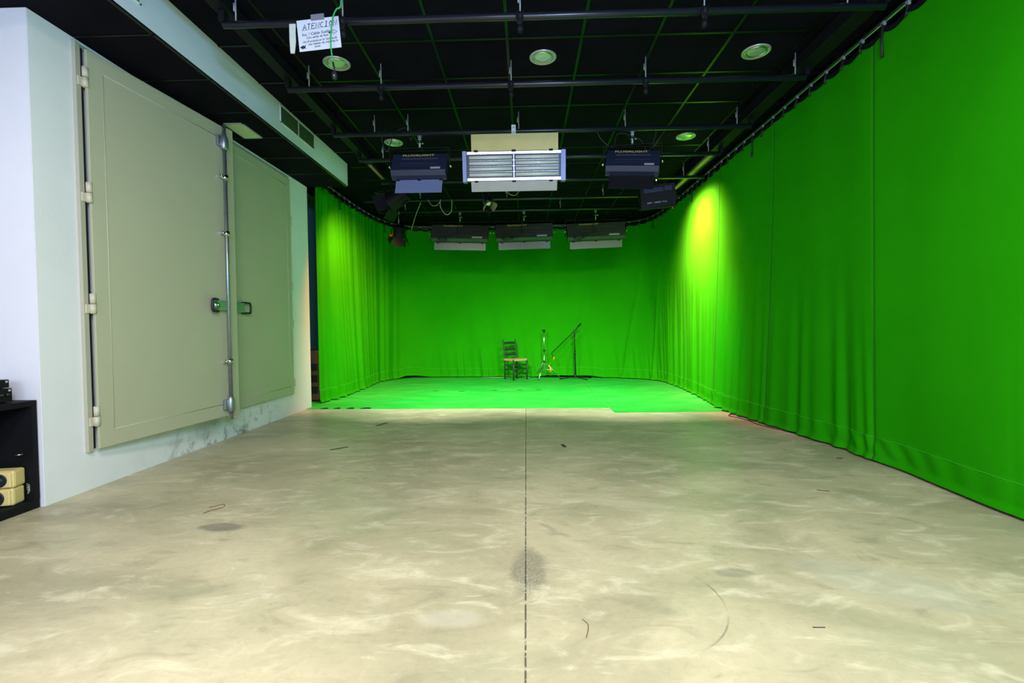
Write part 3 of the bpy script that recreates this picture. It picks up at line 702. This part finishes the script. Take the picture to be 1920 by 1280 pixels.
    if bot_flap:
        m = MB(); Q = R @ Tr(0, y1 if not facing_back else y1, -Hb/2) @ Rx(bottilt)
        m.box((-W/2+.045, -.0015, -bot_flap), (W/2-.045, .0015, 0))
        m.move(Q); f_ = m.out('bottom_flap', flapm, t)
        for xx in (-W*.39, 0, W*.40):
            m = MB(); m.box((xx-.020, y1-.006, -Hb/2-.012), (xx+.020, y1+.006, -Hb/2+.010), .002)
            m.move(R); m.out('flap_hinge', m_blackmat, t)
    if cable:
        rr = random.Random(cable); yk_ = yb-.010
        cx = -W*.30; pts = [(spig-.02, yk_-.015, Hb*.48), (spig-.05, yk_, Hb*.2), (spig-.03, yk_, -Hb*.1), (spig-.12, yk_, -Hb*.25)]
        for k in range(22):
            a = k*.95; r_ = .050+rr.uniform(-.015, .02); pts.append((cx+rr.uniform(-.02, .02)+r_*1.5*math.cos(a), yk_-rr.uniform(0, .02), -Hb*.42+r_*.9*math.sin(a)))
        pts.append((-W/2+.02, yk_, -Hb*.3))
        pts = [R @ Vector(q) for q in pts]
        MB().tube(spline([(spig, -.02, -.05)]+pts, 4), .006, 6).out('mains_cable', m_rubber, t)
    if lit:
        q = t.matrix_basis @ R
        l = area('tube_light', q @ Vector((0, y1+.035, 0)), q @ Vector((0, y1+.035+math.cos(.17), -math.sin(.17))), W*.9, Hb*.8, lit, (.90, 1.0, .88), 1.5)
    return t
cf = fluor('fluorescent_panel', -.115, 5.36, 1.03, .385, 'unlit fluorescent panel facing the camera, tubes and yellowed top flap showing', Hb=.315, yawz=PI, facing_back=False, body=m_blue, flapm=m_flap2, top_flap=.175, bot_flap=.11, tilt=-.12, bottilt=-.35, group='fluorescent light panels on the pipes')
cf.location.x = -.115+.0
m = MB().box((-.023, .036, -.052), (.023, .038, .055)); o = m.out('sticker', m_paper, cf)
m = MB()
for zz in (.018, -.030): m.tube([(-.010, .039, zz), (0, .039, zz+.012), (.010, .039, zz)], .003, 4)
o2 = m.out('sticker_mark', m_ink, o)
fluor('fluorescent_panel', -1.155, 5.38, .60, .355, 'dark blue fluorescent panel seen from behind, left of the bright tube panel', Hb=.33, tilt=-.6, bot_flap=.17, bottilt=.2, lit=58, top_flap=.16, tops=m_blackmat, spig=.0)
fluor('fluorescent_panel', 1.18, 5.38, .56, .36, 'dark blue fluorescent panel seen from behind, right of the bright tube panel', Hb=.32, tilt=-.6, yawz=-.12, rollx=.10, bot_flap=.17, bottilt=.2, flapm=m_blackmat, lit=58, top_flap=.16, tops=m_blackmat)
for i, (x, lab) in enumerate(((-1.20, 'charcoal fluorescent panel, left of the three in the back row'), (-.02, 'charcoal fluorescent panel, middle of the three in the back row'), (1.29, 'charcoal fluorescent panel, right of the three in the back row'))):
    fluor('fluorescent_panel', x, 8.95, 1.04, .40, lab, Hb=.34, tilt=-.30, yawz=(.02, .0, -.02)[i], rollx=(.03, -.02, -.03)[i], body=m_grey, flapm=m_flap, bot_flap=.13, bottilt=.5, cable=(11, 5, 9)[i], group='charcoal fluorescent panels in the back row')

# ------------------------------------------------------------------ spot fixtures
def barn(m_list, R, r, L_, par, mats, spread=.5):
    for k in range(4):
        a = k*PI/2
        m = MB(); m.box((-r, -.002, 0), (r, .002, L_)); m.move(R @ Rz(a) @ Tr(0, r, 0) @ Rx(-spread)); m.out('barn_door', mats[k], par)
def fresnel(name, px, y, r, Ln, direction, label, mats=None, pipe_y=None, handle=None, spread=.55, bodym=m_blackmat, drop_from=PZ):
    """head pointing along direction; hangs from the pipe"""
    t = thing(name, px, label, 'studio light')
    d = Vector(direction).normalized(); Q = d.to_track_quat('Z', 'Y').to_matrix().to_4x4()
    m = MB().lathe([(r*.55, -Ln), (r*.8, -Ln*.95), (r*.85, -Ln*.5), (r*.95, -Ln*.45), (r, 0), (r*1.05, .005), (r*.9, .006)], 24); m.move(Q); b_ = m.out('lamp_head', bodym, t)
    m = MB()
    for k in range(8):
        a = 2*PI*k/8; m.box((r*.83, -.004, -Ln*.9), (r*1.0, .004, -Ln*.5), 0, Rz(a))
    m.move(Q); m.out('cooling_fins', bodym, b_)
    m = MB().lathe([(.0001, .012), (r*.5, .010), (r*.88, .002)], 20, cap=False); m.move(Q); m.out('lens', m_mirror, t)
    barn(None, Q @ Tr(0, 0, .006), r, r*1.25, t, mats or [m_blackmat]*4, spread)
    # yoke up to pipe
    h = (drop_from-px[2]); s = Vector((-d.y, d.x, 0)); s = s.normalized() if s.length > .01 else Vector((1, 0, 0))
    m = MB().tube(spline([s*r*1.15+Vector((0, 0, -.02)), s*r*1.2+Vector((0, 0, r*.9)), s*r*.5+Vector((0, 0, r*1.6)), -s*r*.5+Vector((0, 0, r*1.6)), -s*r*1.2+Vector((0, 0, r*.9)), -s*r*1.15+Vector((0, 0, -.02))], 4), .008, 6)
    m.out('yoke', m_blackmat, t)
    m = MB().tube([(0, 0, r*1.55), (0, 0, h)], .010, 8).lathe([(.033, -.02), (.033, .02)], 12, (0, 0, h), 'X'); m.out('pipe_clamp', m_galv if handle else m_blackmat, t)
    if handle:
        m = MB().lathe([(.012, -.03), (.022, -.022), (.026, 0), (.02, .02), (.008, .028)], 12, tuple(s*r*1.25+Vector((0, 0, 0))), 'X'); m.out('knob', handle, t)
    return t
def W3(u, v, y): return tuple(PX(u, v, y))
fr1 = fresnel('fresnel_lamp', W3(733, 380, 7.13), 7.13, .13, .30, (-.75, .25, -.35), 'large black fresnel lamp with barn doors aimed at the left curtain', pipe_y=7.13)
fr2 = fresnel('fresnel_lamp', W3(748, 442, 8.92), 8.92, .11, .20, (-.2, .45, -.65), 'black lamp with red knob and open metal barn doors near the left curtain', mats=[m_alu, m_blackmat, m_blackmat, m_blackmat], handle=m_red, pipe_y=8.92)
fr3 = fresnel('spot_lamp', W3(916, 382, 6.18), 6.18, .055, .11, (.35, -.45, -.75), 'small black spot lamp with pale barn doors hanging below the bright tube panel', mats=[m_brass, m_alu, m_blackmat, m_brass], pipe_y=6.18, spread=.35)
# cyclorama floodlight by the right curtain
fy = 7.15; p = Vector(W3(1231, 372, fy))
fl = thing('flood_lamp', p, 'black box floodlight with white markings lighting the right curtain', 'studio light')
Q = Rz(-.10) @ Ry(-.08)
m = MB().prism([(-.14, .16), (-.10, -.15), (.14, -.12), (.12, .15)], -.24, .24, 'X'); m.move(Q); hd = m.out('housing', m_blackmat, fl)
m = MB().box((-.20, -.150, .055), (.08, -.143, .12), .002).box((.09, -.150, .06), (.2, -.143, .13), .002); m.move(Q); m.out('panel', m_blue, hd)
text_mesh('markings', '230V ~ 1000W  F 6.3', .030, m_paper, hd, Q @ Tr(-.02, -.128, -.085) @ Rx(PI/2-.13), depth=.0008, sx=1.05)
m = MB().box((.24, -.12, -.14), (.246, .13, .15)).box((-.25, -.13, -.165), (.25, -.10, -.155)); m.move(Q); m.out('edge_trim', m_black, hd)
m = MB().tube(spline([(.25, 0, -.02), (.27, 0, .12), (.10, 0, .20), (-.10, 0, .20), (-.27, 0, .12), (-.25, 0, -.02)], 5), .009, 6).tube([(0, 0, .2), (0, 0, PZ-p.z)], .011, 8); m.out('yoke', m_blackmat, fl)
MB().lathe([(.003, -.005), (.007, 0), (.003, .006)], 10, (-.03, -.10, .235)).out('pilot_lamp', m_bulb, fl)
MB().tube([(-.03, -.10, .228), (-.03, -.08, .15)], .004, 6).out('lamp_stem', m_rubber, fl)
spot('flood_light', (p.x+.12, p.y+.40, p.z-.02), (2.76, p.y+.44, p.z-.50), 900, (1.0, .23, .40), 128, .9, .05)
MB().box((.06, .10, .045), (.32, .80, .049)).out('barn_door', m_blackmat, fl)
spot('flood_light_tail', (p.x+.0, p.y+.38, p.z-.04), (2.76, p.y+.5, p.z-1.1), 240, (1.0, .25, .12), 105, .95, .1)
q = Vector(W3(733, 380, 7.13))
spot('fresnel_light', q+Vector((-.05, .48, -.05)), (-3.1, 8.25, 1.75), 380, (1.0, .25, .10), 112, .95, .06)

# loose cables on pipes
def cable(name, pts, r, m_, lab, cat='cable', n=6): return tag(MB().tube(spline([W3(u, v, y) for u, v, y in pts], n), r, 6).out(name, m_), lab, cat, 'loose cables on the pipes')
cable('loop_cable', [(826, 374, 8.1), (826, 388, 8.08), (836, 402, 8.08), (846, 396, 8.08), (847, 374, 8.1)], .007, m_white_cable, 'pale cable loop hanging from the sixth pipe, right of the left panel')
cable('slack_cable', [(802, 374, 8.1), (810, 385, 8.09), (820, 384, 8.09), (827, 374, 8.1)], .005, m_white_cable, 'short slack pale cable on the sixth pipe beside the loop')
cable('slack_cable', [(944, 346, 6.2), (949, 358, 6.18), (961, 366, 6.18), (971, 362, 6.18), (976, 346, 6.2)], .005, m_white_cable, 'pale cable sagging just below the bright tube panel')
cable('hanging_cable', [(789, 380, 8.1), (780, 402, 8.4), (771, 432, 8.8)], .006, m_white_cable, 'straight grey cable slanting down beside the red-knobbed lamp')
cable('black_cable', [(722, 243, 5.4), (716, 262, 5.42), (726, 284, 5.42), (740, 250, 5.42), (762, 240, 5.42), (770, 262, 5.42), (776, 244, 5.4)], .006, m_rubber, 'black cable coiled on the third pipe above the left panel')
cable('black_cable', [(1118, 242, 5.4), (1128, 262, 5.42), (1150, 276, 5.42), (1160, 250, 5.42), (1200, 262, 5.44), (1214, 284, 5.42), (1226, 262, 5.42), (1232, 240, 5.4)], .006, m_rubber, 'black cable coiled on the third pipe above the right panel')

# ------------------------------------------------------------------ ladder-back chair
ch = thing('rush_chair', (-.235, 10.45, .004), 'dark green ladder-back chair with woven rush seat against the back curtain', 'chair', None, (0, 0, math.radians(38)))
# local: front towards -Y... sitter faces -Y
sw, sd = .36, .34
for s in (-1, 1):
    MB().tube([(s*sw/2, -sd/2, 0), (s*sw/2, -sd/2, .44)], .017, 10).out('leg', m_wood, ch)
    MB().tube([(s*.16, sd/2, 0), (s*.16, sd/2, .42), (s*.165, sd/2+.05, .82), (s*.165, sd/2+.055, .86)], [.017, .017, .015, .008], 10).out('leg', m_wood, ch)
for z, d_ in ((.78, .045), (.64, .03), (.53, .015)):
    m = MB(); n = 8
    pts = [(-.16+.32*k/n, sd/2+d_+.012*math.sin(PI*k/n)) for k in range(n+1)]
    for a, b_ in zip(pts, pts[1:]): m.box((a[0], a[1]-.005, z-.025), (b_[0]+.001, a[1]+.005, z+.022+.014*math.sin(PI*(a[0]+.16)/.32)))
    m.out('back_slat', m_wood, ch)
m = MB()
for z in (.14, .24, .33): m.tube([(-sw/2, -sd/2, z), (sw/2, -sd/2, z)], .009, 6)
for s in (-1, 1):
    for z in (.12, .22, .31): m.tube([(s*sw/2, -sd/2, z), (s*.16, sd/2, z)], .009, 6)
m.tube([(-.16, sd/2, .2), (.16, sd/2, .2)], .009, 6); m.out('stretcher', m_wood, ch)
m = MB(); m.box((-sw/2-.015, -sd/2-.015, .405), (sw/2+.015, sd/2, .445), .014); st_ = m.out('seat', m_rush, ch)
m = MB()
for a, b_ in (((-1, -1), (1, 1)), ((-1, 1), (1, -1))): m.tube([(a[0]*sw/2, a[1]*sd/2, .446), (b_[0]*sw/2, b_[1]*sd/2*.95, .446)], .004, 5)
m.out('weave_seam', m_rush, st_)

# silver light stand
ls = thing('light_stand', (.39, 10.55, .004), 'slim silver tripod stand beside the chair', 'stand')
MB().tube([(0, 0, .12), (0, 0, .62)], .013, 10).out('lower_tube', m_alu, ls)
MB().tube([(0, 0, .60), (0, 0, 1.02)], .010, 10).out('upper_tube', m_alu, ls)
MB().lathe([(.016, .59), (.022, .60), (.022, .625), (.016, .635)], 12).tube([(0, 0, .61), (.045, 0, .61)], .006, 6).out('clamp_collar', m_rubber, ls)
MB().lathe([(.016, 1.01), (.026, 1.02), (.026, 1.06), (.012, 1.08)], 12).tube([(-.05, 0, 1.05), (.03, 0, 1.04)], .009, 6).out('top_adapter', m_rubber, ls)
for a in (-112, 2, 125):
    d = Vector((math.cos(math.radians(a)), math.sin(math.radians(a)), 0)); lg = MB().tube([d*.02+Vector((0, 0, .36)), d*.36+Vector((0, 0, .01))], .008, 8).tube([d*.01+Vector((0, 0, .20)), d*.17+Vector((0, 0, .19))], .005, 6).out('leg', m_alu, ls)
    MB().lathe([(.012, -.008), (.014, .0), (.011, .02)], 10, tuple(d*.35+Vector((0, 0, .008)))).out('rubber_foot', m_rubber, lg)
MB().lathe([(.022, .345), (.024, .36), (.024, .385), (.018, .395)], 12).out('leg_collar', m_rubber, ls)

# boom microphone stand
ms = thing('microphone_stand', (1.06, 10.45, .004), 'black boom microphone stand, its boom slanting over the silver stand', 'stand')
MB().tube([(0, 0, .04), (-.012, 0, .55)], .015, 10).tube([(-.012, 0, .55), (-.02, 0, 1.02)], .011, 10).out('pole', m_blackmat, ms)
MB().lathe([(.02, .53), (.024, .55), (.02, .60)], 12, (-.012, 0, 0)).out('clutch', m_rubber, ms)
MB().lathe([(.03, -.018), (.034, 0), (.03, .018)], 12, (-.02, -.02, 1.03), 'Y').tube([(-.02, -.02, 1.03), (.02, -.05, 1.03)], .008, 6).box((-.045, -.02, .86), (-.005, .02, .90), .004).out('swivel', m_rubber, ms)
MB().tube([(.12, -.03, 1.19), (-.01, -.03, 1.045), (-.50, -.03, .575)], [.011, .009, .008], 8).tube([(.12, -.03, 1.19), (.06, -.03, 1.13)], .016, 8).out('boom', m_blackmat, ms)
MB().tube(spline([(-.50, -.03, .575), (-.515, -.03, .55), (-.49, -.03, .51), (-.475, -.03, .48), (-.485, -.03, .44)], 5), .009, 6).out('gooseneck', m_rubber, ms)
MB().lathe([(.012, .42), (.016, .44), (.014, .48)], 10, (-.468, -.03, 0)).out('microphone_clip', m_orange, ms)
for a in (-166, -52, 15):
    d = Vector((math.cos(math.radians(a)), math.sin(math.radians(a)), 0)); MB().tube([Vector((0, 0, .05)), d*.36+Vector((0, 0, .012))], .011, 8).out('leg', m_blackmat, ms)
MB().lathe([(.02, .03), (.03, .045), (.028, .08), (.016, .1)], 12).out('leg_hub', m_rubber, ms)
m = MB().lathe([(.012, 0), (.026, .008), (.028, .05), (.024, .075), (.012, .095), (.008, .10)], 14).tube(spline([(0, 0, .10), (-.02, 0, .14), (-.005, 0, .19)], 4), .004, 6)
tag(m.out('orange_clamp', m_orange, None, (.525, 10.48, .165)), 'small orange clamp hanging on a leg of the silver stand', 'clamp')
wiggle2 = MB().tube([(a, b_, .010) for a, b_ in ((-1.0, 10.82), (-.75, 10.80), (-.5, 10.79), (-.38, 10.80))], .005, 6).tube([(-.10, 10.78, .01), (.08, 10.76, .01)], .005, 6)
tag(wiggle2.out('floor_cable', m_white_cable), 'thin pale cable on the mat behind the chair at the curtain hem', 'cable')

# ------------------------------------------------------------------ black shelf unit with audio gear, far left
SX = XL-.02
sh = thing('shelf_unit', (SX, 2.99, 0), 'low black open shelf unit at the left edge against the wall', 'shelf')
TH = .69
m = MB().box((-.42, -1.40, TH-.035), (0, 0, TH), .002); m.out('top_board', m_black, sh)
MB().box((-.42, -1.40, .0), (0, -.003, .055), .002).out('bottom_board', m_black, sh)
MB().box((-.42, -.035, .055), (0, -.002, TH-.035)).out('side_panel', m_black, sh)
MB().box((-.42, -1.40, .055), (0, -1.365, TH-.035)).out('side_panel', m_black, sh)
MB().box((-.42, -1.365, .055), (-.405, -.035, TH-.035)).out('back_panel', m_blackmat, sh)
MB().tube([(-.06, -.09, .36), (-.035, -.09, .36), (-.03, -.055, .36)], .004, 6).out('shelf_pin', m_chrome, sh)
def monitor(z, x, y, h, lab, rw, cx):
    t = thing('speaker', (x, y, z), lab, 'speaker', 'cream loudspeakers in the shelf', (0, 0, math.radians(14)))
    MB().box((-.27, .008, .0), (0, .105, h), .014).out('cabinet', m_spk, t)
    MB().box((-.262, -.004, .006), (-.010, .014, h-.006), .008).out('front_baffle', m_spk, t)
    MB().lathe([(.0001, -.006), (rw*.25, -.008), (rw*.3, -.005), (rw*.85, -.009), (rw, -.011), (rw, .003)], 26, (-cx, -.001, h/2), 'Y').out('woofer', m_rubber, t)
    MB().lathe([(.0001, -.008), (.016, -.007), (.018, .002)], 20, (-cx-.10, -.001, h/2+.01), 'Y').out('tweeter', m_rubber, t)
    return t
monitor(.056, -3.155, 2.845, .108, 'cream yellow loudspeaker lying on its side at the bottom of the shelf', .047, .085)
monitor(.165, -3.152, 2.850, .108, 'cream yellow loudspeaker lying on top of another in the shelf', .040, .068)
m = MB()
for k in range(4): m.tube(spline([(SX-.04, 2.945, .13+k*.012), (SX-.03, 2.955, .12+k*.01), (SX-.035, 2.945, .10+k*.012)], 4), .0015, 5)
tag(m.out('speaker_wires', m_white_cable), 'thin pale wires curling beside the loudspeakers in the shelf', 'wires')
def unit(z, y1, h, lab, knobs):
    t = thing('audio_unit', (SX-.06, y1, z), lab, 'audio unit', 'black audio units on the shelf')
    MB().box((-.24, -.40, .006), (0, 0, h), .003).out('case', m_black, t)
    for k in range(4): MB().lathe([(.012, 0), (.010, .006)], 10, (-.03 if k % 2 else -.21, -.03 if k < 2 else -.37, 0)).out('foot', m_rubber, t)
    for k in range(knobs): MB().lathe([(.001, .012), (.009, .012), (.011, 0)], 12, (0, -.03-.035*k, h*.5+.006), 'X').out('knob', m_rubber, t)
    MB().box((0, -.022, h-.018), (.001, -.008, h-.006)).out('label_sticker', m_sticker, t)
unit(TH, 2.90, .088, 'black audio unit with knobs standing directly on the shelf unit', 4)
unit(TH+.088, 2.885, .055, 'thin black audio unit stacked on top of the other audio unit', 0)

# ------------------------------------------------------------------ brown cabinet behind the curtain edge
bc = thing('speaker_cabinet', (-3.42, 7.45, 0), 'tall brown wooden box in the gap beside the left curtain edge', 'box')
MB().box((-.25, 0, .02), (.20, .5, .80), .006).out('box_body', m_brown, bc)
for k, z in enumerate((.12, .30, .48)):
    MB().box((-.10+.16, -.012, z), (.16, .0, z+.11), .004).out('black_fitting', m_rubber, bc)
MB().box((-.22, .03, 0), (.17, .47, .02)).out('plinth', m_blackmat, bc)
